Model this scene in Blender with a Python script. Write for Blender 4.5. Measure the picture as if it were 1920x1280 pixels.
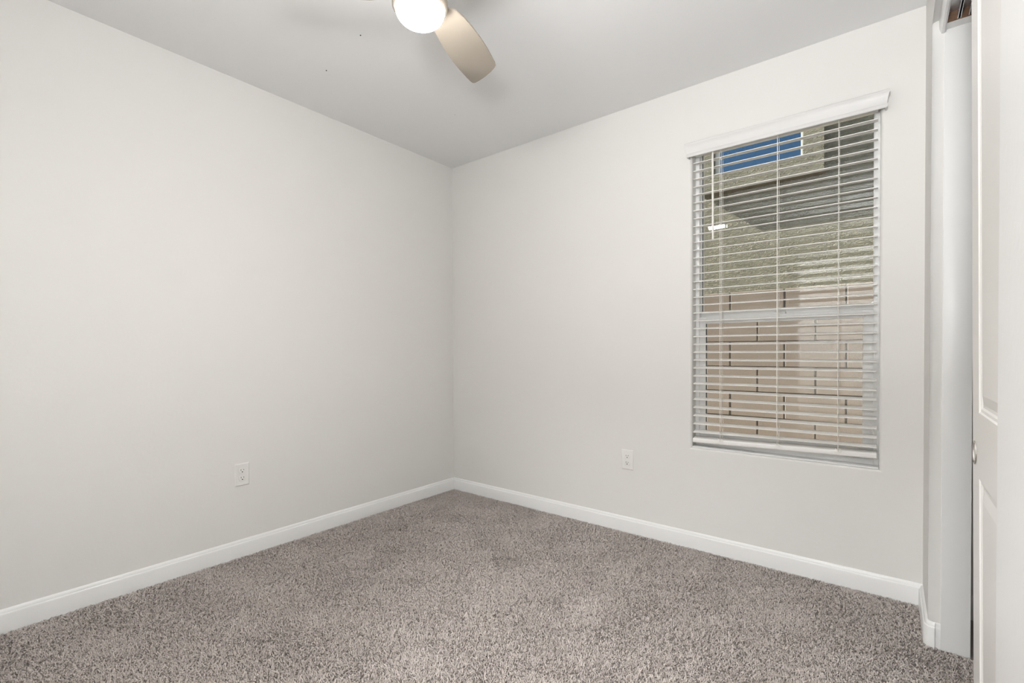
import bpy, bmesh, math, random
import numpy as np
from mathutils import Vector, Matrix

# ------------------------------------------------------------------ clear
for o in list(bpy.data.objects):
    bpy.data.objects.remove(o)
scene = bpy.context.scene
COL = scene.collection
rng = random.Random(7)

# ------------------------------------------------------------------ camera
YAW, PITCH, ROLL = -0.6707, 0.0117, -0.0040
FOC = 889.83                                   # focal length in pixels of a 1920 px wide frame
cam_d = bpy.data.cameras.new('camera')
cam_d.sensor_fit = 'HORIZONTAL'
cam_d.sensor_width = 36.0
cam_d.lens = FOC / 1920 * 36.0
cam_d.shift_y = 29.09 / 1920
cam_d.clip_start = 0.02
cam = bpy.data.objects.new('camera', cam_d)
COL.objects.link(cam)
fw = Vector((math.sin(YAW) * math.cos(PITCH), math.cos(YAW) * math.cos(PITCH), -math.sin(PITCH)))
r0 = Vector((math.cos(YAW), -math.sin(YAW), 0))
u0 = r0.cross(fw)
rr = math.cos(ROLL) * r0 + math.sin(ROLL) * u0
uu = -math.sin(ROLL) * r0 + math.cos(ROLL) * u0
cam.matrix_world = Matrix(((rr.x, uu.x, -fw.x, 2.6075), (rr.y, uu.y, -fw.y, -2.5637),
                           (rr.z, uu.z, -fw.z, 1.0467), (0, 0, 0, 1)))
scene.camera = cam

# ------------------------------------------------------------------ view, sky, sun, lamps
vs = scene.view_settings
vs.view_transform = 'Standard'
vs.look = 'None'
vs.gamma = 1.0
vs.use_curve_mapping = False
vs.exposure = 0.07

SUN_DIR = Vector((0.62, 0.08, -0.485)).normalized()
world = bpy.data.worlds.new('sky')
scene.world = world
world.use_nodes = True
wn = world.node_tree
wn.nodes.clear()
wo = wn.nodes.new('ShaderNodeOutputWorld')
wb = wn.nodes.new('ShaderNodeBackground')
ws = wn.nodes.new('ShaderNodeTexSky')
ws.sky_type = 'NISHITA'
ws.sun_disc = False
ws.sun_elevation = math.asin(-SUN_DIR.z)
ws.sun_rotation = math.atan2(-SUN_DIR.x, -SUN_DIR.y)
ws.air_density = 1.3
wb.inputs['Strength'].default_value = 0.19
wh = wn.nodes.new('ShaderNodeHueSaturation')
wh.inputs['Saturation'].default_value = 0.45
wn.links.new(ws.outputs[0], wh.inputs['Color'])
wn.links.new(wh.outputs[0], wb.inputs['Color'])
wn.links.new(wb.outputs[0], wo.inputs['Surface'])

sd = bpy.data.lights.new('sun', 'SUN')
sd.energy = 14.0
sd.angle = math.radians(0.53)
sd.color = (1.0, 0.94, 0.82)
sun = bpy.data.objects.new('sun', sd)
COL.objects.link(sun)
sun.location = (-8, -2, 9)
sun.rotation_euler = SUN_DIR.to_track_quat('-Z', 'Y').to_euler()

# added fill: unseen flash behind the camera, aimed up to brighten the room
fl = bpy.data.lights.new('added_bounce_flash', 'SPOT')
fl.energy = 195.0
fl.spot_size = math.radians(165)
fl.spot_blend = 1.0
fl.shadow_soft_size = 0.14
fl.color = (0.975, 0.99, 1.0)
flo = bpy.data.objects.new('added_bounce_flash', fl)
COL.objects.link(flo)
flo.location = (2.58, -2.89, 1.40)
flo.rotation_euler = Vector((0.1, 0.4, 0.9)).to_track_quat('-Z', 'Y').to_euler()

LAMP_DOME = 165.0
FILL_HALL = 220.0  # strength of the unseen hall lights added as room fill

# ------------------------------------------------------------------ material helpers
def new_mat(name):
    m = bpy.data.materials.new(name)
    m.use_nodes = True
    nt = m.node_tree
    b = nt.nodes['Principled BSDF']
    return m, nt, b

def plain(name, col, rough=0.5, metal=0.0, spec=0.5, bump=None, coat=0.0):
    """bump = (scale, strength, distance)"""
    m, nt, b = new_mat(name)
    b.inputs['Base Color'].default_value = (*col, 1)
    b.inputs['Roughness'].default_value = rough
    b.inputs['Metallic'].default_value = metal
    b.inputs['Specular IOR Level'].default_value = spec
    b.inputs['Coat Weight'].default_value = coat
    if bump:
        tc = nt.nodes.new('ShaderNodeTexCoord')
        nz = nt.nodes.new('ShaderNodeTexNoise')
        nz.inputs['Scale'].default_value = bump[0]
        nz.inputs['Detail'].default_value = 3
        nt.links.new(tc.outputs['Object'], nz.inputs['Vector'])
        bp = nt.nodes.new('ShaderNodeBump')
        bp.inputs['Strength'].default_value = bump[1]
        bp.inputs['Distance'].default_value = bump[2]
        nt.links.new(nz.outputs['Fac'], bp.inputs['Height'])
        nt.links.new(bp.outputs['Normal'], b.inputs['Normal'])
    return m

def glow(name, col, strength):
    m, nt, b = new_mat(name)
    b.inputs['Base Color'].default_value = (0.9, 0.88, 0.84, 1)
    b.inputs['Roughness'].default_value = 0.25
    b.inputs['Emission Color'].default_value = (*col, 1)
    b.inputs['Emission Strength'].default_value = strength
    return m

M = {}
M['wall'] = plain('beige_wall_paint', (0.77, 0.757, 0.733), 0.55, spec=0.35, bump=(55, 0.10, 0.004))
M['ceil'] = plain('white_ceiling_paint', (0.86, 0.86, 0.86), 0.75, spec=0.25, bump=(60, 0.08, 0.004))
M['trim'] = plain('white_trim_paint', (0.83, 0.83, 0.82), 0.32, spec=0.5)
M['vinyl'] = plain('white_vinyl', (0.94, 0.94, 0.93), 0.35)
M['slat'] = plain('white_faux_wood', (0.89, 0.875, 0.85), 0.4)
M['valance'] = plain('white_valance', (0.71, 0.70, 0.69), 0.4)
M['cord'] = plain('white_cord', (0.88, 0.86, 0.81), 0.8)
M['plastic'] = plain('white_outlet_plastic', (0.80, 0.79, 0.765), 0.3)
M['slot'] = plain('dark_slot', (0.02, 0.018, 0.016), 0.6)
M['gasket'] = plain('dark_gasket', (0.03, 0.035, 0.05), 0.6)
M['chrome'] = plain('polished_nickel', (0.66, 0.63, 0.60), 0.18, metal=1.0)
M['steel'] = plain('grey_track_metal', (0.50, 0.50, 0.50), 0.38, metal=0.7)
M['nickel'] = plain('brushed_nickel', (0.72, 0.66, 0.58), 0.33, metal=0.55)
M['fitter'] = plain('warm_grey_fitter', (0.40, 0.355, 0.30), 0.45, metal=0.3)
M['blade'] = plain('taupe_blade', (0.365, 0.322, 0.268), 0.5)
M['door'] = plain('white_door_paint', (0.80, 0.785, 0.76), 0.38)
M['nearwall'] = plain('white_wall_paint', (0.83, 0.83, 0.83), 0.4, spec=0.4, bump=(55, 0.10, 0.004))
M['dark'] = plain('dark_speck', (0.03, 0.025, 0.02), 0.6)
M['gravel'] = plain('tan_gravel', (0.42, 0.36, 0.29), 0.95, bump=(60, 0.8, 0.03))
M['hall'] = plain('hall_white_paint', (0.82, 0.81, 0.79), 0.6)
M['dome'] = glow('lit_frosted_glass', (1.0, 0.965, 0.92), LAMP_DOME)
M['hallfill'] = glow('hall_fill_glow', (0.98, 0.99, 1.0), FILL_HALL)

def wood_mat():
    m, nt, b = new_mat('raw_brown_wood')
    tc = nt.nodes.new('ShaderNodeTexCoord'); nz = nt.nodes.new('ShaderNodeTexNoise')
    mp = nt.nodes.new('ShaderNodeMapping'); mp.inputs['Scale'].default_value = (8, 120, 120)
    cr = nt.nodes.new('ShaderNodeValToRGB')
    cr.color_ramp.elements[0].color = (0.10, 0.05, 0.03, 1); cr.color_ramp.elements[1].color = (0.30, 0.18, 0.11, 1)
    nt.links.new(tc.outputs['Object'], mp.inputs['Vector']); nt.links.new(mp.outputs[0], nz.inputs['Vector'])
    nt.links.new(nz.outputs['Fac'], cr.inputs['Fac']); nt.links.new(cr.outputs['Color'], b.inputs['Base Color'])
    b.inputs['Roughness'].default_value = 0.8
    return m
M['wood'] = wood_mat()

def glass_mat():
    m, nt, b = new_mat('window_glass')
    nt.nodes.remove(b)
    out = nt.nodes['Material Output']
    tr = nt.nodes.new('ShaderNodeBsdfTransparent'); tr.inputs[0].default_value = (0.93, 0.95, 0.94, 1)
    gl = nt.nodes.new('ShaderNodeBsdfGlossy'); gl.inputs['Roughness'].default_value = 0.0
    gl.inputs['Color'].default_value = (1, 1, 1, 1)
    fr = nt.nodes.new('ShaderNodeFresnel'); fr.inputs['IOR'].default_value = 1.38
    mx = nt.nodes.new('ShaderNodeMixShader')
    nt.links.new(fr.outputs[0], mx.inputs[0]); nt.links.new(tr.outputs[0], mx.inputs[1])
    nt.links.new(gl.outputs[0], mx.inputs[2]); nt.links.new(mx.outputs[0], out.inputs['Surface'])
    return m
M['glass'] = glass_mat()

def far_glass_mat():
    m, nt, b = new_mat('sky_blue_tinted_glass')
    b.inputs['Base Color'].default_value = (0.02, 0.03, 0.05, 1)
    b.inputs['Roughness'].default_value = 0.03
    b.inputs['Metallic'].default_value = 1.0
    b.inputs['Base Color'].default_value = (0.09, 0.175, 0.29, 1)  # blue of the reflected sky put into the base colour; sky itself is desaturated
    return m
M['farglass'] = far_glass_mat()

def stucco_mat():
    m, nt, b = new_mat('tan_stucco')
    tc = nt.nodes.new('ShaderNodeTexCoord')
    mp = nt.nodes.new('ShaderNodeMapping'); mp.inputs['Scale'].default_value = (0.62, 1.0, 1.5)
    nt.links.new(tc.outputs['Object'], mp.inputs['Vector'])
    n1 = nt.nodes.new('ShaderNodeTexNoise'); n1.inputs['Scale'].default_value = 42; n1.inputs['Detail'].default_value = 5
    n1.inputs['Distortion'].default_value = 1.2
    n2 = nt.nodes.new('ShaderNodeTexNoise'); n2.inputs['Scale'].default_value = 7; n2.inputs['Detail'].default_value = 3
    nt.links.new(mp.outputs[0], n1.inputs['Vector']); nt.links.new(tc.outputs['Object'], n2.inputs['Vector'])
    cr = nt.nodes.new('ShaderNodeValToRGB')
    cr.color_ramp.elements[0].position = 0.3; cr.color_ramp.elements[0].color = (0.37, 0.35, 0.285, 1)
    cr.color_ramp.elements[1].position = 0.7; cr.color_ramp.elements[1].color = (0.455, 0.43, 0.345, 1)
    nt.links.new(n2.outputs['Fac'], cr.inputs['Fac']); nt.links.new(cr.outputs['Color'], b.inputs['Base Color'])
    bp = nt.nodes.new('ShaderNodeBump'); bp.inputs['Strength'].default_value = 1.0; bp.inputs['Distance'].default_value = 0.05
    nt.links.new(n1.outputs['Fac'], bp.inputs['Height']); nt.links.new(bp.outputs['Normal'], b.inputs['Normal'])
    b.inputs['Roughness'].default_value = 0.95
    b.inputs['Specular IOR Level'].default_value = 0.1
    return m
M['stucco'] = stucco_mat()

def block_mat():
    m, nt, b = new_mat('pink_grey_block')
    tc = nt.nodes.new('ShaderNodeTexCoord')
    n1 = nt.nodes.new('ShaderNodeTexNoise'); n1.inputs['Scale'].default_value = 120; n1.inputs['Detail'].default_value = 4
    n2 = nt.nodes.new('ShaderNodeTexNoise'); n2.inputs['Scale'].default_value = 2.2; n2.inputs['Detail'].default_value = 2
    nt.links.new(tc.outputs['Object'], n1.inputs['Vector']); nt.links.new(tc.outputs['Object'], n2.inputs['Vector'])
    mx = nt.nodes.new('ShaderNodeMath'); mx.operation = 'MULTIPLY_ADD'
    mx.inputs[1].default_value = 0.45; mx.inputs[2].default_value = 0.27
    nt.links.new(n1.outputs['Fac'], mx.inputs[0])
    ad = nt.nodes.new('ShaderNodeMath'); ad.operation = 'MULTIPLY_ADD'; ad.inputs[1].default_value = 0.5
    nt.links.new(n2.outputs['Fac'], ad.inputs[0]); nt.links.new(mx.outputs[0], ad.inputs[2])
    cr = nt.nodes.new('ShaderNodeValToRGB')
    cr.color_ramp.elements[0].position = 0.45; cr.color_ramp.elements[0].color = (0.25, 0.205, 0.178, 1)
    cr.color_ramp.elements[1].position = 0.95; cr.color_ramp.elements[1].color = (0.40, 0.34, 0.305, 1)
    nt.links.new(ad.outputs[0], cr.inputs['Fac']); nt.links.new(cr.outputs['Color'], b.inputs['Base Color'])
    bp = nt.nodes.new('ShaderNodeBump'); bp.inputs['Strength'].default_value = 0.25; bp.inputs['Distance'].default_value = 0.006
    nt.links.new(n1.outputs['Fac'], bp.inputs['Height']); nt.links.new(bp.outputs['Normal'], b.inputs['Normal'])
    b.inputs['Roughness'].default_value = 0.95
    b.inputs['Specular IOR Level'].default_value = 0.1
    return m
M['block'] = block_mat()

def carpet_mat():
    m, nt, b = new_mat('taupe_carpet_fibre')
    at = nt.nodes.new('ShaderNodeAttribute'); at.attribute_name = 'yarn'
    cr = nt.nodes.new('ShaderNodeValToRGB')
    e = cr.color_ramp.elements
    e[0].position = 0.0; e[0].color = (0.40, 0.355, 0.325, 1)
    e[1].position = 1.0; e[1].color = (0.64, 0.58, 0.545, 1)
    k = e.new(0.25); k.color = (0.49, 0.44, 0.41, 1)
    nt.links.new(at.outputs['Fac'], cr.inputs['Fac']); nt.links.new(cr.outputs['Color'], b.inputs['Base Color'])
    b.inputs['Roughness'].default_value = 0.9
    b.inputs['Specular IOR Level'].default_value = 0.15
    return m
M['carpet'] = carpet_mat()
M['backing'] = plain('carpet_backing', (0.27, 0.24, 0.22), 0.95, bump=(220, 0.8, 0.01))

# ------------------------------------------------------------------ mesh helpers
def link(name, bm, mat, parent=None, smooth=False, angle=40):
    bmesh.ops.recalc_face_normals(bm, faces=bm.faces)
    me = bpy.data.meshes.new(name)
    bm.to_mesh(me); bm.free()
    o = bpy.data.objects.new(name, me)
    COL.objects.link(o)
    if mat: me.materials.append(mat)
    if smooth:
        me.polygons.foreach_set('use_smooth', [True] * len(me.polygons))
        try: me.set_sharp_from_angle(angle=math.radians(angle))
        except Exception: pass
    if parent:
        o.parent = parent
        o.matrix_parent_inverse = Matrix.Translation(parent.location).inverted() if parent.type == 'EMPTY' else Matrix.Identity(4)
    return o

def tag(o, label=None, cat=None, group=None, kind=None):
    if label: o['label'] = label
    if cat: o['category'] = cat
    if group: o['group'] = group
    if kind: o['kind'] = kind
    return o

def empty(name, loc, label=None, cat=None, group=None, kind=None):
    o = bpy.data.objects.new(name, None)
    o.empty_display_size = 0.05
    COL.objects.link(o)
    o.location = loc
    return tag(o, label, cat, group, kind)

def box(bm, x0, x1, y0, y1, z0, z1, bevel=0.0, seg=2, edges=None):
    vs_ = [bm.verts.new((x, y, z)) for x in (x0, x1) for y in (y0, y1) for z in (z0, z1)]
    idx = [(0, 1, 3, 2), (4, 6, 7, 5), (0, 4, 5, 1), (2, 3, 7, 6), (0, 2, 6, 4), (1, 5, 7, 3)]
    fs = [bm.faces.new([vs_[i] for i in q]) for q in idx]
    if bevel > 0:
        es = list({e for f in fs for e in f.edges})
        bmesh.ops.bevel(bm, geom=es, offset=bevel, segments=seg, profile=0.5, affect='EDGES')
    return fs

def quick_box(name, dims, mat, parent=None, bevel=0.0, seg=2):
    bm = bmesh.new(); box(bm, *dims, bevel=bevel, seg=seg)
    return link(name, bm, mat, parent, smooth=bevel > 0)

def sweep(bm, prof, path, closed=False, cap=True, up=Vector((0, 0, 1))):
    """sweep a 2-D profile (out, up) along a horizontal path; out = right-hand side of travel; mitred corners"""
    n = len(path); rings = []
    P = [Vector(p) for p in path]
    for i in range(n):
        d0 = (P[i] - P[i - 1]).normalized() if i > 0 or closed else None
        d1 = (P[(i + 1) % n] - P[i]).normalized() if i < n - 1 or closed else None
        if d0 is None: d0 = d1
        if d1 is None: d1 = d0
        n0 = d0.cross(up).normalized(); n1 = d1.cross(up).normalized()
        mdir = (n0 + n1)
        mdir = mdir / max(1e-6, (1 + n0.dot(n1)))
        rings.append([bm.verts.new(P[i] + mdir * a + up * b) for a, b in prof])
    m = len(prof)
    for i in range(n if closed else n - 1):
        A, B = rings[i], rings[(i + 1) % n]
        for j in range(m):
            bm.faces.new((A[j], A[(j + 1) % m], B[(j + 1) % m], B[j]))
    if cap and not closed:
        bm.faces.new(rings[0]); bm.faces.new(list(reversed(rings[-1])))

def lathe(bm, prof, c, seg=48):
    """prof: list of (r, z); revolve round vertical axis at c"""
    rings = []
    for r, z in prof:
        if r < 1e-5:
            rings.append([bm.verts.new((c[0], c[1], z))])
        else:
            rings.append([bm.verts.new((c[0] + r * math.cos(2 * math.pi * k / seg), c[1] + r * math.sin(2 * math.pi * k / seg), z)) for k in range(seg)])
    for A, B in zip(rings, rings[1:]):
        for k in range(seg):
            a, b = A[k % len(A)], A[(k + 1) % len(A)]
            c_, d = B[(k + 1) % len(B)], B[k % len(B)]
            q = []
            for v in (a, b, c_, d):
                if v not in q: q.append(v)
            if len(q) >= 3: bm.faces.new(q)

def tube(bm, pts, r, seg=8, cap=True):
    P = [Vector(p) for p in pts]
    rings = []
    for i, p in enumerate(P):
        d = (P[min(i + 1, len(P) - 1)] - P[max(i - 1, 0)]).normalized()
        a = d.cross(Vector((0.13, 1, 0.07)))
        if a.length < 1e-3: a = d.cross(Vector((1, 0, 0)))
        a.normalize(); b = d.cross(a).normalized()
        rings.append([bm.verts.new(p + r * (math.cos(2 * math.pi * k / seg) * a + math.sin(2 * math.pi * k / seg) * b)) for k in range(seg)])
    for A, B in zip(rings, rings[1:]):
        for k in range(seg):
            bm.faces.new((A[k], A[(k + 1) % seg], B[(k + 1) % seg], B[k]))
    if cap:
        bm.faces.new(rings[0]); bm.faces.new(list(reversed(rings[-1])))

def prism(bm, poly, axis_from, axis_to, plane):
    """extrude polygon given in plane coords. plane 'yz' -> x extrude, 'xz' -> y extrude, 'xy' -> z extrude"""
    def mk(t, p):
        if plane == 'yz': return (t, p[0], p[1])
        if plane == 'xz': return (p[0], t, p[1])
        return (p[0], p[1], t)
    A = [bm.verts.new(mk(axis_from, p)) for p in poly]
    B = [bm.verts.new(mk(axis_to, p)) for p in poly]
    n = len(poly)
    fa = bm.faces.new(A); fb = bm.faces.new(list(reversed(B)))
    for i in range(n):
        bm.faces.new((A[i], B[i], B[(i + 1) % n], A[(i + 1) % n]))
    return A, B, fa, fb

# ------------------------------------------------------------------ dimensions
H = 2.44
XR = 2.7215                       # face of the closet wall
YB = -3.05                        # face of the wall behind the camera
WX0, WX1, WZ0, WZ1 = 1.791, 2.577, 0.535, 2.135     # window opening
CY0, CY1, CZ = -0.335, -1.652, 2.19                 # closet opening
WT = 0.165

# ------------------------------------------------------------------ room shell
def structure(o): o['kind'] = 'structure'; return o

structure(quick_box('floor', (-0.12, 3.62, -4.6, WT, -0.12, -0.008), M['backing']))
structure(quick_box('ceiling', (-0.12, 3.62, -4.6, WT, H, H + 0.35), M['ceil']))
structure(quick_box('wall_left', (-0.12, 0.0, -4.6, WT, -0.01, H), M['wall']))

# window wall with a bull-nosed opening
bm = bmesh.new()
xa, xb = 0.0, 3.62
outer = [(xa, -0.01), (xb, -0.01), (xb, H), (xa, H)]
inner = [(WX0, WZ0), (WX1, WZ0), (WX1, WZ1), (WX0, WZ1)]
fo = [bm.verts.new((x, 0, z)) for x, z in outer]; fi = [bm.verts.new((x, 0, z)) for x, z in inner]
bo = [bm.verts.new((x, WT, z)) for x, z in outer]; bi = [bm.verts.new((x, WT, z)) for x, z in inner]
for k in range(4):
    j = (k + 1) % 4
    bm.faces.new((fo[k], fo[j], fi[j], fi[k])); bm.faces.new((bo[k], bi[k], bi[j], bo[j]))
    bm.faces.new((fi[k], fi[j], bi[j], bi[k])); bm.faces.new((fo[k], bo[k], bo[j], fo[j]))
be = [e for e in bm.edges if all(v in fi for v in e.verts)]
bmesh.ops.bevel(bm, geom=be, offset=0.016, segments=6, profile=0.5, affect='EDGES')
structure(link('wall_back', bm, M['wall'], smooth=True, angle=30))

# closet wall with a bull-nosed opening
bm = bmesh.new()
poly = [(0.0, -0.01), (0.0, H), (CY1, H), (CY1, CZ), (CY0, CZ), (CY0, -0.01)]
A, B, fa, fb = prism(bm, poly, XR, XR + 0.1085, 'yz')
vv = A[3:6]
be = [e for e in bm.edges if e.verts[0] in vv and e.verts[1] in vv]
bmesh.ops.bevel(bm, geom=be, offset=0.017, segments=6, profile=0.5, affect='EDGES')
bmesh.ops.triangulate(bm, faces=[f for f in bm.faces if len(f.verts) > 4])
structure(link('wall_right', bm, M['wall'], smooth=True, angle=30))
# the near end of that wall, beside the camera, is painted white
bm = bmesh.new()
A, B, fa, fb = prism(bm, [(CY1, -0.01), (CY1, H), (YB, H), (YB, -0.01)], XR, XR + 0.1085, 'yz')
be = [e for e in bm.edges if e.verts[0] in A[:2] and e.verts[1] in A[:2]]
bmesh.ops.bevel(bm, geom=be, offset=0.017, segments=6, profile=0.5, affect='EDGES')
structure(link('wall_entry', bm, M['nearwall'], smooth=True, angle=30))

# wall behind the camera with the entry doorway, and the hall beyond it
DX0, DX1, DZ = 1.86, 2.64, 2.05
bm = bmesh.new()
prism(bm, [(0, -0.01), (DX0, -0.01), (DX0, DZ), (DX1, DZ), (DX1, -0.01), (3.62, -0.01), (3.62, H), (0, H)], YB - 0.115, YB, 'xz')
structure(link('wall_front', bm, M['wall']))
structure(quick_box('wall_hall_front', (0.0, 3.62, -4.6, -4.5, -0.01, H), M['hall']))
structure(quick_box('wall_hall_left', (0.55, 0.65, -4.5, YB - 0.115, -0.01, H), M['hall']))
structure(quick_box('wall_hall_right', (3.52, 3.62, -4.5, YB - 0.115, -0.01, H), M['hall']))
bm = bmesh.new()
for x0, x1, z0, z1 in ((DX0 - 0.057, DX0, 0, DZ + 0.057), (DX1, DX1 + 0.057, 0, DZ + 0.057), (DX0, DX1, DZ, DZ + 0.057)):
    box(bm, x0, x1, YB, YB + 0.014, z0, z1, bevel=0.003)
structure(link('trim_2', bm, M['trim'], smooth=True))

# closet interior
structure(quick_box('wall_closet_back', (3.50, 3.62, YB, 0.0, -0.01, H), M['hall']))

# ------------------------------------------------------------------ baseboards
BP = [(0, -0.008), (0.013, -0.008), (0.013, 0.064), (0.0115, 0.0685), (0.0085, 0.0715), (0.0075, 0.077), (0.0055, 0.082), (0.002, 0.0854), (0, 0.0854)]
def baseboard(name, path, prof=BP):
    bm = bmesh.new(); sweep(bm, prof, path)
    return structure(link(name, bm, M['trim'], smooth=True, angle=25))
baseboard('baseboard_left', [(0, YB, 0), (0, -0.013, 0)])
baseboard('baseboard_back', [(0, 0, 0), (XR, 0, 0)])
# the short return round the end of the closet wall: straight run, rounded nose, return
nose = [(XR, -0.013, 0), (XR, CY0 + 0.017, 0)]
for k in range(1, 6):
    a = math.pi / 2 * k / 6
    nose.append((XR + 0.017 - 0.017 * math.cos(a), CY0 + 0.017 - 0.017 * math.sin(a), 0))
nose.append((XR + 0.0185, CY0, 0))
baseboard('baseboard_right', nose)
baseboard('baseboard_closet_return', [(XR + 0.0185, CY0, 0), (2.7545, CY0, 0)],
          [(a * 0.45, b) for a, b in BP])
baseboard('baseboard_right_near', [(XR, CY1 - 0.02, 0), (XR, YB, 0)])
baseboard('baseboard_closet', [(2.8305, 0, 0), (3.5, 0, 0), (3.5, YB, 0)])

# ------------------------------------------------------------------ carpet pile
def build_pile():
    g = np.random.default_rng(11)
    N = 700000
    x = g.uniform(0.008, XR + 0.6, N); y = -g.uniform(0.008, 2.62, N)
    # keep to the room and the first part of the closet opening
    keep = (x < XR - 0.008) | ((y < CY0 - 0.012) & (y > CY1 + 0.02) & (x < 3.3))
    x, y = x[keep], y[keep]; N = len(x)
    def field(seed, scale):
        q = np.random.default_rng(seed); v = np.zeros(N)
        for _ in range(14):
            kx, ky = q.normal(0, scale, 2); v += np.sin(kx * x + ky * y + q.uniform(0, 6.28))
        return v / math.sqrt(7)
    ang = g.uniform(0, 2 * math.pi, N)
    bx = 0.22 * field(1, 9.0) + 0.26 * field(2, 26.0)
    by = 0.22 * field(3, 9.0) + 0.26 * field(4, 26.0)
    dx = np.cos(ang) + 0.55 * bx; dy = np.sin(ang) + 0.55 * by
    n = np.sqrt(dx * dx + dy * dy) + 1e-6; dx /= n; dy /= n
    lean = np.radians(g.uniform(35, 75, N))
    L = g.uniform(0.008, 0.0135, N); w = g.uniform(0.0008, 0.0015, N)
    sx, sy = -dy, dx
    tw = g.uniform(-0.9, 0.9, N)
    z0 = -0.007 + g.uniform(0, 0.002, N)
    hx = dx * np.sin(lean) * L; hy = dy * np.sin(lean) * L; hz = np.cos(lean) * L
    m = 0.5
    V = np.empty((N, 5, 3), np.float32)
    V[:, 0] = np.stack([x - sx * w, y - sy * w, z0], -1)
    V[:, 1] = np.stack([x + sx * w, y + sy * w, z0], -1)
    mx, my, mz = x + hx * 0.35, y + hy * 0.35, z0 + hz * 0.68
    V[:, 2] = np.stack([mx + sx * w * 1.1, my + sy * w * 1.1, mz + tw * w], -1)
    V[:, 3] = np.stack([mx - sx * w * 1.1, my - sy * w * 1.1, mz - tw * w], -1)
    V[:, 4] = np.stack([x + hx, y + hy, z0 + hz], -1)
    base = np.arange(N, dtype=np.int32)[:, None] * 5
    quads = base + np.array([[0, 1, 2, 3]], np.int32)
    tris = base + np.array([[3, 2, 4]], np.int32)
    loops = np.concatenate([quads, tris], 1).ravel()
    starts = np.empty((N, 2), np.int32); starts[:, 0] = np.arange(N) * 7; starts[:, 1] = starts[:, 0] + 4
    tots = np.tile(np.array([4, 3], np.int32), N)
    me = bpy.data.meshes.new('carpet_pile')
    me.vertices.add(N * 5); me.vertices.foreach_set('co', V.ravel())
    me.loops.add(len(loops)); me.loops.foreach_set('vertex_index', loops)
    me.polygons.add(N * 2); me.polygons.foreach_set('loop_start', starts.ravel()); me.polygons.foreach_set('loop_total', tots)
    me.update(calc_edges=True)
    a = me.attributes.new('yarn', 'FLOAT', 'POINT')
    c = np.clip(g.beta(2.2, 2.0, N) + 0.06 * field(5, 12.0), 0, 1)
    a.data.foreach_set('value', np.repeat(c.astype(np.float32), 5))
    me.materials.append(M['carpet'])
    o = bpy.data.objects.new('carpet_pile', me)
    COL.objects.link(o)
    tag(o, 'taupe grey cut pile carpet covering the bedroom floor', 'carpet', kind='stuff')
build_pile()

# ------------------------------------------------------------------ window 1 (single hung)
win = empty('window_1', (2.184, 0.09, WZ0), 'white vinyl single hung window behind the raised slats', 'window', kind='structure')
def ring(bm, x0, x1, z0, z1, wl, wr, wb_, wt, y0, y1, bev=0.0015):
    """a picture-frame ring made of four mitred bars (stiles full height)"""
    box(bm, x0, x0 + wl, y0, y1, z0, z1, bevel=bev); box(bm, x1 - wr, x1, y0, y1, z0, z1, bevel=bev)
    box(bm, x0 + wl - 0.001, x1 - wr + 0.001, y0 + 0.0006, y1, z0, z0 + wb_, bevel=bev)
    box(bm, x0 + wl - 0.001, x1 - wr + 0.001, y0 + 0.0006, y1, z1 - wt, z1, bevel=bev)
bm = bmesh.new(); ring(bm, WX0, WX1, WZ0, WZ1, 0.020, 0.021, 0.030, 0.022, 0.060, 0.150)
link('frame', bm, M['vinyl'], win, smooth=True)
bm = bmesh.new(); ring(bm, WX0 + 0.008, WX1 - 0.008, 1.212, WZ1 - 0.004, 0.0150, 0.0165, 0.044, 0.0125, 0.098, 0.122)
us = link('sash', bm, M['vinyl'], win, smooth=True); us['label'] = 'upper fixed sash'
bm = bmesh.new(); ring(bm, WX0 + 0.014, WX1 - 0.014, WZ0 + 0.028, 1.226, 0.0365, 0.0460, 0.045, 0.0355, 0.070, 0.095)
ls = link('sash', bm, M['vinyl'], win, smooth=True); ls['label'] = 'lower sliding sash'
# meeting-rail finger lip
bm = bmesh.new(); box(bm, WX0 + 0.030, WX1 - 0.030, 0.064, 0.072, 1.204, 1.216, bevel=0.002)
link('finger_lip', bm, M['vinyl'], ls, smooth=True)
bm = bmesh.new(); box(bm, 2.168, 2.214, 0.066, 0.0925, 1.2255, 1.2370, bevel=0.003); box(bm, 2.182, 2.200, 0.060, 0.068, 1.228, 1.234, bevel=0.002)
link('sash_lock', bm, M['vinyl'], ls, smooth=True)
quick_box('pane', (1.8135, 2.5535, 0.108, 0.112, 1.252, 2.122), M['glass'], us)
quick_box('pane', (1.8405, 2.5180, 0.082, 0.086, 0.605, 1.1925), M['glass'], ls)
bm = bmesh.new(); box(bm, 1.8140, 1.8163, 0.1005, 0.1075, 1.256, 2.1185); box(bm, 1.8163, 2.5515, 0.1005, 0.1075, 2.1145, 2.1185); link('gasket', bm, M['gasket'], us)
bm = bmesh.new(); box(bm, 1.8415, 1.8440, 0.0735, 0.0815, 0.608, 1.190); link('gasket', bm, M['gasket'], ls)
# sill board inside the reveal
bm = bmesh.new(); box(bm, WX0 + 0.001, WX1 - 0.001, 0.004, 0.0605, WZ0 - 0.002, WZ0 + 0.006, bevel=0.002)
structure(link('trim_1', bm, M['trim'], smooth=True))

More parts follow.
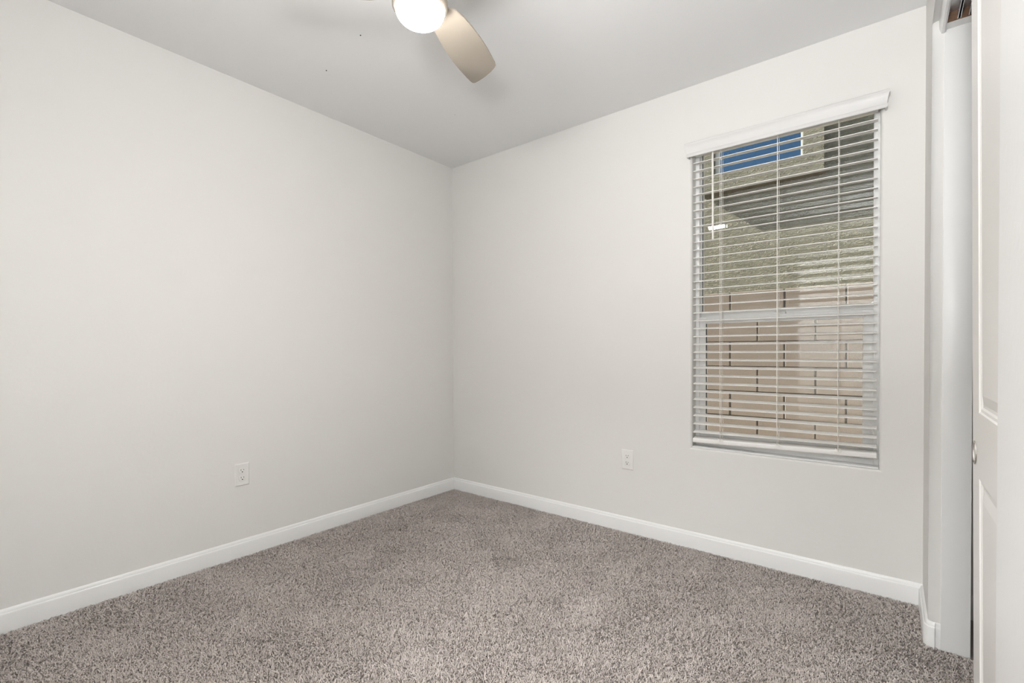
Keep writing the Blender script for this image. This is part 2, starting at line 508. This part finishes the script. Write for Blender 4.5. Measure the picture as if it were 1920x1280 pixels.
# ------------------------------------------------------------------ window blind
blind = empty('window_blind', (2.184, 0.028, WZ0 + 0.03),
              'white two inch slatted blind hanging open in the only window', 'window blind')
SX0, SX1 = 1.7965, 2.5685
NS, PITCH_S, ZTOP = 36, 0.04152, 2.0785
TILT = math.radians(8.5)
def rail_drop(x, k=1.0): return -0.012 * k + 0.018 * k * (x - SX0) / (SX1 - SX0)
bm = bmesh.new()
for i in range(NS):
    zc = ZTOP - PITCH_S * i
    if i >= NS: break
    prof = []
    nseg = 8; wdt = 0.050; th = 0.0028
    top = []; bot = []
    for s in range(nseg + 1):
        t = -0.5 + s / nseg
        yy = t * wdt; crown = 0.0022 * (1 - (2 * t) ** 2)
        y1 = yy * math.cos(TILT) - (crown + th / 2) * math.sin(TILT); z1 = yy * math.sin(TILT) + (crown + th / 2) * math.cos(TILT)
        y2 = yy * math.cos(TILT) - (crown - th / 2) * math.sin(TILT); z2 = yy * math.sin(TILT) + (crown - th / 2) * math.cos(TILT)
        top.append((0.029 + y1, zc + z1)); bot.append((0.029 + y2, zc + z2))
    poly = top + bot[::-1]
    k = max(0.0, (i - 31) / 5.0)
    A, B, fa, fb = prism(bm, poly, SX0 + rng.uniform(-.0006, .0006), SX1 + rng.uniform(-.0006, .0006), 'yz')
    if k > 0:
        for v in A + B: v.co.z += rail_drop(v.co.x, k * 0.7)
link('slats', bm, M['slat'], blind, smooth=True, angle=35)
# bottom rail
bm = bmesh.new()
rp = [(0.006, 0.560), (0.050, 0.560), (0.0545, 0.565), (0.0545, 0.581), (0.050, 0.5895), (0.0065, 0.5835), (0.0030, 0.579), (0.0030, 0.565)]
A, B, fa, fb = prism(bm, [(y, z + 0.012) for y, z in rp], SX0 - 0.002, SX1 + 0.001, 'yz')
for v in A + B: v.co.z += rail_drop(v.co.x)
be = [e for e in bm.edges]
bmesh.ops.bevel(bm, geom=be, offset=0.0012, segments=2, profile=0.5, affect='EDGES')
link('bottom_rail', bm, M['slat'], blind, smooth=True)
# end cap plates on the rail
# valance with crown profile and returns
VX0, VX1 = 1.7815, 2.5925
vp = [(0.0, 2.0575), (0.0045, 2.0560), (0.0080, 2.0585), (0.0085, 2.0690), (0.0065, 2.0740), (0.0070, 2.0800), (0.0095, 2.0980),
      (0.0130, 2.1110), (0.0165, 2.1170), (0.0165, 2.1240), (0.0140, 2.1275), (0.0, 2.1275)]
bm = bmesh.new()
sweep(bm, [(a, b - 2.0) for a, b in vp], [(VX0, 0.0, 2.0), (VX0, -0.030, 2.0), (VX1, -0.030, 2.0), (VX1, 0.0, 2.0)])
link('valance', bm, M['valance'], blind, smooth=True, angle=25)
quick_box('head_rail', (SX0, SX1, 0.004, 0.056, 2.0985, 2.1330), M['slat'], blind, bevel=0.002)
# the head rail tops out above the opening only on the drywall line: keep it below the reveal head
# cords
CX = [1.9305, 2.1885, 2.4300]
zt, zb = 2.098, 0.586
for i, cx in enumerate(CX):
    bm = bmesh.new()
    drop = rail_drop(cx)
    for yy in (0.0022, 0.0555):
        pts = [(cx, yy, zt), (cx, yy, 0.70), (cx + 0.002 * (1 if yy < .03 else 2), yy, 0.655), (cx + 0.001, yy, zb + drop + 0.004)]
        tube(bm, pts, 0.0011, 6)
    for s in range(NS):                              # ladder rungs under every slat
        zc = ZTOP - PITCH_S * s - 0.0024 + (rail_drop(cx, max(0.0, (s - 31) / 5.0) * 0.7) if s > 31 else 0)
        dz = 0.0265 * math.tan(TILT)
        tube(bm, [(cx, 0.0022, zc - dz), (cx, 0.0555, zc + dz)], 0.0007, 5)
    link('ladder_cord', bm, M['cord'], blind, smooth=True)
    if i < 2:
        bm = bmesh.new()
        lx = cx + 0.0075 - 0.005 * i
        pts = [(lx, -0.001, zt), (lx, -0.001, 0.69), (lx + 0.003, -0.001, 0.655), (lx + 0.007, -0.002, 0.632), (lx + 0.008, -0.003, 0.614), (lx + 0.004, -0.004, 0.600)]
        tube(bm, pts, 0.0010, 6)
        link('lift_cord', bm, M['cord'], blind, smooth=True)
    # knotted loop of cord at the rail
    bm = bmesh.new()
    zk = 0.592 + drop
    pts = []
    for k in range(26):
        a = k / 25 * 2 * math.pi * 1.4
        pts.append((cx + 0.004 + 0.012 * math.sin(a) * (1 - 0.2 * k / 25), -0.001 - 0.0035 * abs(math.sin(a * 0.5)), zk + 0.008 * math.cos(a * 1.3) + 0.004))
    tube(bm, pts, 0.0010, 6)
    pts = [(cx - 0.012, -0.002, zk - 0.020), (cx - 0.004, -0.004, zk - 0.012), (cx + 0.003, -0.005, zk - 0.020), (cx + 0.009, -0.003, zk - 0.013), (cx + 0.013, -0.002, zk - 0.020)]
    tube(bm, pts, 0.0010, 6)
    link('cord_knot', bm, M['cord'], blind, smooth=True)
# tilt wand
bm = bmesh.new()
tube(bm, [(1.8985, -0.0125, 2.075), (1.9000, -0.0125, 1.618)], 0.0050, 6)
wd = link('tilt_wand', bm, M['cord'], blind)
bm = bmesh.new(); tube(bm, [(1.8985, -0.0125, 2.070), (1.8985, -0.006, 2.084), (1.8985, 0.006, 2.104)], 0.0018, 6)
link('hook', bm, M['chrome'], wd, smooth=True)

# ------------------------------------------------------------------ outlets
def outlet(label, loc, rz):
    root = empty('wall_outlet', loc, label, 'outlet', 'duplex outlets low on the two walls')
    root.rotation_euler = (0, 0, rz)
    def L(name, bm, mat, parent, smooth=True):
        bmesh.ops.recalc_face_normals(bm, faces=bm.faces)
        me = bpy.data.meshes.new(name); bm.to_mesh(me); bm.free(); me.materials.append(mat)
        if smooth:
            me.polygons.foreach_set('use_smooth', [True] * len(me.polygons)); me.set_sharp_from_angle(angle=math.radians(35))
        o = bpy.data.objects.new(name, me); COL.objects.link(o); o.parent = parent
        return o
    # local frame: x along the wall, -y out of the wall
    bm = bmesh.new()
    n = 0.035; h = 0.0572
    v0 = [bm.verts.new((sx * n, -0.0002, sz * h)) for sx, sz in ((-1, -1), (1, -1), (1, 1), (-1, 1))]
    v1 = [bm.verts.new((sx * n, -0.0025, sz * h)) for sx, sz in ((-1, -1), (1, -1), (1, 1), (-1, 1))]
    v2 = [bm.verts.new((sx * (n - 0.004), -0.0058, sz * (h - 0.004))) for sx, sz in ((-1, -1), (1, -1), (1, 1), (-1, 1))]
    bm.faces.new(v0)
    for a, b in ((v0, v1), (v1, v2)):
        for k in range(4): bm.faces.new((a[k], a[(k + 1) % 4], b[(k + 1) % 4], b[k]))
    bm.faces.new(list(reversed(v2)))
    L('cover_plate', bm, M['plastic'], root)
    for sz in (0.0195, -0.0195):
        bm = bmesh.new()
        pts = []
        for k in range(32):                          # round face with flattened top and bottom
            a = 2 * math.pi * k / 32
            pts.append((0.0172 * math.cos(a), max(-0.0140, min(0.0140, 0.0172 * math.sin(a))) + sz))
        prism(bm, pts, -0.0056, -0.0072, 'xz')
        be = [e for e in bm.edges if all(abs(v.co.y + 0.0072) < 1e-5 for v in e.verts)]
        bmesh.ops.bevel(bm, geom=be, offset=0.0007, segments=2, profile=0.5, affect='EDGES')
        f = L('receptacle', bm, M['plastic'], root)
        bm = bmesh.new()
        box(bm, -0.0076, -0.0054, -0.0075, -0.0068, sz + 0.0005, sz + 0.0090)
        box(bm, 0.0054, 0.0076, -0.0075, -0.0068, sz + 0.0015, sz + 0.0085)
        pts = [(0.0029 * math.cos(math.pi * k / 8), -0.0029 * math.sin(math.pi * k / 8) + sz - 0.0055) for k in range(9)] + [(-0.0029, sz - 0.0032), (0.0029, sz - 0.0032)]
        prism(bm, pts, -0.0068, -0.0075, 'xz')
        L('slot', bm, M['slot'], f, smooth=False)
    bm = bmesh.new()
    prism(bm, [(0.0032 * math.cos(2 * math.pi * k / 16), 0.0032 * math.sin(2 * math.pi * k / 16)) for k in range(16)], -0.0055, -0.0068, 'xz')
    L('screw', bm, M['plastic'], root)
outlet('white duplex outlet low on the bare left wall, away from the window', (0.0, -1.5205, 0.4198), math.pi / 2)
outlet('white duplex outlet under and left of the window', (1.4260, 0.0, 0.4183), 0.0)

# ------------------------------------------------------------------ ceiling fan
FC = (1.445, -1.558)
fan = empty('ceiling_fan', (FC[0], FC[1], H), 'small flush ceiling fan with taupe blades and a lit round glass', 'ceiling fan')
bm = bmesh.new(); lathe(bm, [(0.0, H), (0.070, H), (0.074, H - 0.006), (0.070, H - 0.030), (0.052, H - 0.044), (0.030, H - 0.048), (0.0, H - 0.048)], FC); link('canopy', bm, M['nickel'], fan, smooth=True)
bm = bmesh.new(); lathe(bm, [(0.0, H - 0.046), (0.060, H - 0.046), (0.086, H - 0.066), (0.096, H - 0.098), (0.098, 2.228), (0.092, 2.204), (0.076, 2.196), (0.0, 2.196)], FC); link('motor_housing', bm, M['nickel'], fan, smooth=True)
bm = bmesh.new(); lathe(bm, [(0.0, 2.198), (0.060, 2.198), (0.080, 2.184), (0.0860, 2.174), (0.0865, 2.1330), (0.0858, 2.1310), (0.0772, 2.1225), (0.0758, 2.1225), (0.0755, 2.1260), (0.0, 2.1265)], FC); link('light_fitter', bm, M['fitter'], fan, smooth=True)
bm = bmesh.new()
prof = [(0.0745, 2.1275)]
for k in range(13):
    a = math.pi / 2 * k / 12
    prof.append((0.0755 * math.cos(a) if k < 12 else 0.0, 2.120 - 0.044 * math.sin(a)))
lathe(bm, prof, FC)
link('light_glass', bm, M['dome'], fan, smooth=True)
OUT = [(0.100, 0.030), (0.140, 0.043), (0.186, 0.050), (0.242, 0.059), (0.303, 0.066), (0.348, 0.069), (0.401, 0.0695), (0.460, 0.068), (0.494, 0.0665), (0.507, 0.063), (0.511, 0.055),
       (0.506, 0.034), (0.494, -0.001), (0.477, -0.035), (0.462, -0.056), (0.455, -0.064), (0.443, -0.067), (0.400, -0.071), (0.339, -0.076), (0.280, -0.077), (0.218, -0.075), (0.164, -0.071), (0.120, -0.060), (0.100, -0.040)]
A0 = math.radians(107.1)
for i in range(3):
    a = A0 + i * 2 * math.pi / 3
    R = Vector((math.cos(a), math.sin(a), 0)); Nn = Vector((-R.y, R.x, 0))
    bm = bmesh.new()
    lo = []; hi = []
    for s, w in OUT:
        p = Vector((FC[0], FC[1], 2.18)) + R * s + Nn * w + Vector((0, 0, -0.12 * w + 0.0))
        lo.append(bm.verts.new(p)); hi.append(bm.verts.new(p + Vector((0, 0, 0.007))))
    n = len(lo)
    bm.faces.new(lo); bm.faces.new(list(reversed(hi)))
    for k in range(n): bm.faces.new((lo[k], hi[k], hi[(k + 1) % n], lo[(k + 1) % n]))
    be = [e for e in bm.edges if (e.verts[0] in lo) == (e.verts[1] in lo) and len(e.link_faces) == 2]
    bmesh.ops.bevel(bm, geom=be, offset=0.0022, segments=2, profile=0.5, affect='EDGES')
    bl = link('blade', bm, M['blade'], fan, smooth=True, angle=30)
    bm = bmesh.new()                                     # blade iron from the motor down to the blade root
    c = Vector((FC[0], FC[1], 0))
    for w0, w1 in ((0.016, 0.030),):
        ring0 = [c + R * 0.070 + Nn * w0 + Vector((0, 0, 2.200)), c + R * 0.070 - Nn * w0 + Vector((0, 0, 2.200))]
        ring1 = [c + R * 0.105 + Nn * w0 * 1.2 + Vector((0, 0, 2.196)), c + R * 0.105 - Nn * w0 * 1.2 + Vector((0, 0, 2.196))]
        ring2 = [c + R * 0.165 + Nn * w1 + Vector((0, 0, 2.1840)), c + R * 0.165 - Nn * w1 + Vector((0, 0, 2.1910))]
        rows = []
        for r_ in (ring0, ring1, ring2):
            rows.append([bm.verts.new(r_[0]), bm.verts.new(r_[1]), bm.verts.new(r_[1] + Vector((0, 0, .005))), bm.verts.new(r_[0] + Vector((0, 0, .005)))])
        for r1, r2 in zip(rows, rows[1:]):
            for k in range(4): bm.faces.new((r1[k], r1[(k + 1) % 4], r2[(k + 1) % 4], r2[k]))
        bm.faces.new(rows[0]); bm.faces.new(rows[-1])
    link('blade_iron', bm, M['nickel'], fan)

# ------------------------------------------------------------------ specks on the ceiling
def speck(loc, r, label):
    bm = bmesh.new()
    bmesh.ops.create_icosphere(bm, subdivisions=2, radius=r)
    for v in bm.verts:
        v.co.z *= 0.55; v.co.x *= 1.35
        v.co *= 1 + 0.15 * math.sin(v.co.x * 900 + v.co.y * 500)
    o = link('ceiling_speck', bm, M['dark'], smooth=True)
    o.location = loc
    o.rotation_euler = (0, 0, -0.6)
    tag(o, label, 'speck', 'specks on the ceiling')
speck((0.782, -1.326, H - 0.0009), 0.0030, 'tiny dark speck on the ceiling nearest the fan light')
speck((0.423, -1.279, H - 0.0009), 0.0030, 'tiny dark speck on the ceiling, closest to the left wall')
speck((0.604, -0.569, H - 0.0006), 0.0016, 'faint pinprick speck on the ceiling closest to the room corner')

# ------------------------------------------------------------------ closet: jamb, header, track, sliding door
quick = quick_box('trim_3', (2.7545, 2.8305, CY0 - 0.004, CY0 + 0.004, -0.006, 2.152), M['trim'], bevel=0.0012); structure(quick)
bm = bmesh.new()                                          # fascia board hanging in front of the track
prism(bm, [(2.7405, 2.19), (2.7405, 2.160), (2.7440, 2.1500), (2.7470, 2.1420), (2.7530, 2.1400), (2.7575, 2.1420), (2.7575, 2.19)], CY0 - 0.002, CY1, 'xz')
structure(link('trim_4', bm, M['trim'], smooth=True, angle=30))
structure(quick_box('trim_5', (2.7575, 2.8365, CY0 - 0.001, CY0 - 0.045, 2.149, 2.19), M['trim']))
track = empty('closet_door_track', (2.80, CY0 - 0.05, 2.15), 'grey double channel sliding door track above the closet opening', 'door track')
bm = bmesh.new()
y0, y1 = CY0 - 0.052, CY1
box(bm, 2.7585, 2.8350, y1, y0, 2.1800, 2.1880)
link('top_plate', bm, M['steel'], track)
for xx in (2.7875, 2.8150):
    bm = bmesh.new(); box(bm, xx - 0.0030, xx + 0.0030, y1, y0, 2.150, 2.1800, bevel=0.0008); box(bm, xx - 0.0050, xx + 0.0050, y1, y0, 2.150, 2.1535, bevel=0.0008)
    link('channel_fin', bm, M['steel'], track)
structure(quick_box('trim_6', (2.7585, 2.8350, CY0 - 0.0455, CY0 - 0.0515, 2.1500, 2.1880), M['wood']))

door = empty('door_1', (2.772, -1.40, 0.01), 'white raised panel sliding closet door with a round finger pull', 'closet door', kind='structure')
DXF, DXB = 2.7670, 2.7995
DY0, DY1, DZ0, DZ1 = -0.985, -1.690, 0.012, 2.136
STI = 0.098
def door_panel():
    """slab whose front face carries two raised panels with moulded edges"""
    bm = bmesh.new()
    rects = [(DY0 - STI, DY1 + STI, 0.905, DZ1 - 0.11), (DY0 - STI, DY1 + STI, 0.205, 0.757)]
    steps = [(0.0, 0.0), (0.0030, 0.0028), (0.0090, 0.0032), (0.0130, 0.0056), (0.0200, 0.0056), (0.0420, 0.0008)]
    ys = sorted({DY0, DY1, DY0 - STI, DY1 + STI}); zs = sorted({DZ0, DZ1, 0.205, 0.757, 0.905, DZ1 - 0.11})
    g = {(y, z): bm.verts.new((DXF, y, z)) for y in ys for z in zs}
    for i in range(len(ys) - 1):
        for j in range(len(zs) - 1):
            cyy = (ys[i] + ys[i + 1]) / 2; czz = (zs[j] + zs[j + 1]) / 2
            if any(r[1] < cyy < r[0] and r[2] < czz < r[3] for r in rects): continue
            bm.faces.new((g[ys[i], zs[j]], g[ys[i + 1], zs[j]], g[ys[i + 1], zs[j + 1]], g[ys[i], zs[j + 1]]))
    for r in rects:
        prev = [g[r[0], r[2]], g[r[1], r[2]], g[r[1], r[3]], g[r[0], r[3]]]
        for ins, dep in steps[1:]:
            cur = [bm.verts.new((DXF + dep, y, z)) for y, z in ((r[0] - ins, r[2] + ins), (r[1] + ins, r[2] + ins), (r[1] + ins, r[3] - ins), (r[0] - ins, r[3] - ins))]
            for k in range(4): bm.faces.new((prev[k], prev[(k + 1) % 4], cur[(k + 1) % 4], cur[k]))
            prev = cur
        bm.faces.new(prev)
    bk = [bm.verts.new((DXB, y, z)) for y, z in ((DY0, DZ0), (DY1, DZ0), (DY1, DZ1), (DY0, DZ1))]
    bm.faces.new(bk)
    def rim(key, order):
        return [g[k] for k in order]
    bm.faces.new([g[DY0, z] for z in zs] + [bk[3], bk[0]])
    bm.faces.new([g[DY1, z] for z in zs] + [bk[2], bk[1]])
    bm.faces.new([g[y, DZ0] for y in ys] + [bk[0], bk[1]])
    bm.faces.new([g[y, DZ1] for y in ys] + [bk[3], bk[2]])
    return bm
HANG = -0.0075                                             # the door hangs a little out of plumb
bm = door_panel()
for v in bm.verts: v.co.x += (v.co.z - 0.85) * HANG
panel = link('panel', bm, M['door'], door)
# the finger pull: a dished ring
bm = bmesh.new()
pc = (DY0 - 0.036, 0.806)
rings = [(0.0275, 0.0), (0.0270, -0.0016), (0.0245, -0.0020), (0.0225, -0.0008), (0.0205, 0.006), (0.0, 0.0085)]
prev = None
for r, d in rings:
    cur = [bm.verts.new((DXF + d - 0.0002, pc[0] + r * math.cos(2 * math.pi * k / 32), pc[1] + r * math.sin(2 * math.pi * k / 32))) for k in range(32)] if r > 0 else [bm.verts.new((DXF + d, *pc))]
    if prev:
        for k in range(32):
            if len(cur) > 1: bm.faces.new((prev[k], prev[(k + 1) % 32], cur[(k + 1) % 32], cur[k]))
            else: bm.faces.new((prev[k], prev[(k + 1) % 32], cur[0]))
    prev = cur
fp = link('finger_pull', bm, M['chrome'], door, smooth=True); fp['label'] = 'round nickel finger pull'

# ------------------------------------------------------------------ unseen hall lights, added to brighten the room through the doorway
for i, (hx, lab) in enumerate(((2.25, 'added unseen fill light in the hall just outside the bedroom doorway'), (1.20, 'added unseen fill light further along the hall'))):
    hl = empty('added_hall_light', (hx, -3.85, H), lab, 'fill light')
    bm = bmesh.new(); lathe(bm, [(0, H), (0.19, H), (0.19, H - 0.03), (0.178, H - 0.034), (0.178, H - 0.02), (0, H - 0.02)], (hx, -3.85)); link('rim', bm, M['trim'], hl, smooth=True)
    bm = bmesh.new(); lathe(bm, [(0.177, H - 0.022), (0.174, H - 0.05), (0.14, H - 0.07), (0.07, H - 0.08), (0, H - 0.082)], (hx, -3.85)); link('diffuser', bm, M['hallfill'], hl, smooth=True)

# ------------------------------------------------------------------ outside: ground, own outer wall and roof edge, block wall, neighbour's house
structure(quick_box('ground', (-30, 30, WT + 0.001, 12, -0.3, -0.15), M['gravel']))
structure(quick_box('wall_outside', (-8, 9, WT - 0.12, WT - 0.0005, H + 0.36, H + 0.75), M['stucco']))

FY = 1.75                                                # front of the block wall
fence = empty('block_wall', (2.0, FY, -0.15), 'pinkish grey concrete block wall outside the lower half of the window', 'block wall')
bm = bmesh.new()
BWX, BHZ, TOPZ = 0.4045, 0.2080, 1.537
random_f = random.Random(3)
for r in range(8):
    zt_ = TOPZ - r * BHZ
    off = 1.552 if r % 2 == 0 else 1.7625
    k0 = -9
    for k in range(k0, 12):
        x0 = off + k * BWX
        jit = random_f.uniform(-0.0015, 0.0015)
        box(bm, x0 + 0.006, x0 + BWX - 0.006, FY + jit, FY + 0.14, zt_ - BHZ + 0.0035, zt_ - 0.0035 if r else zt_, bevel=0.003, seg=1)
link('blocks', bm, M['block'], fence)
mort = plain('grey_mortar', (0.20, 0.18, 0.165), 0.95)
quick_box('mortar', (-2.0, 6.4, FY + 0.010, FY + 0.135, -0.15, TOPZ - 0.012), mort, fence)

HY = 3.0
house = empty('neighbour_house', (2.0, HY, -0.15), 'tan stucco house with a blue reflecting window, beyond the block wall', 'house')
bm = bmesh.new()
hx0, hx1, hz0, hz1 = 1.094, 1.939, 2.970, 3.95
o4 = [(-9, -0.2), (9, -0.2), (9, 6.2), (-9, 6.2)]; i4 = [(hx0, hz0), (hx1, hz0), (hx1, hz1), (hx0, hz1)]
fo = [bm.verts.new((x, HY, z)) for x, z in o4]; fi = [bm.verts.new((x, HY, z)) for x, z in i4]
fo2 = [bm.verts.new((x, HY + 0.2, z)) for x, z in o4]; fi2 = [bm.verts.new((x, HY + 0.2, z)) for x, z in i4]
for k in range(4):
    j = (k + 1) % 4
    bm.faces.new((fo[k], fo[j], fi[j], fi[k])); bm.faces.new((fo2[k], fi2[k], fi2[j], fo2[j]))
    bm.faces.new((fi[k], fi[j], fi2[j], fi2[k])); bm.faces.new((fo[k], fo2[k], fo2[j], fo[j]))
link('wall', bm, M['stucco'], house)
bm = bmesh.new()                                          # raised stucco surround
sx0, sx1, sz0, sz1 = 0.946, 2.112, 2.785, 4.14
PT = 0.08
for a, b, c_, d in ((sx0, hx0, sz0, sz1), (hx1, sx1, sz0, sz1), (hx0, hx1, sz0, hz0 - 0.008), (hx0, hx1, hz1, sz1)):
    box(bm, a, b, HY - PT, HY + 0.001, c_, d)
sur = link('window_surround', bm, M['stucco'], house); sur['label'] = 'raised stucco surround of the upper window'
bm = bmesh.new(); ring(bm, hx0 + 0.001, hx1 - 0.001, hz0 - 0.006, hz1, 0.048, 0.026, 0.026, 0.03, HY - 0.020, HY + 0.02, bev=0.002)
wf = link('window_frame', bm, M['vinyl'], house, smooth=True)
quick_box('pane', (hx0 + 0.04, hx1 - 0.02, HY - 0.006, HY, hz0 + 0.02, hz1 - 0.02), M['farglass'], wf)
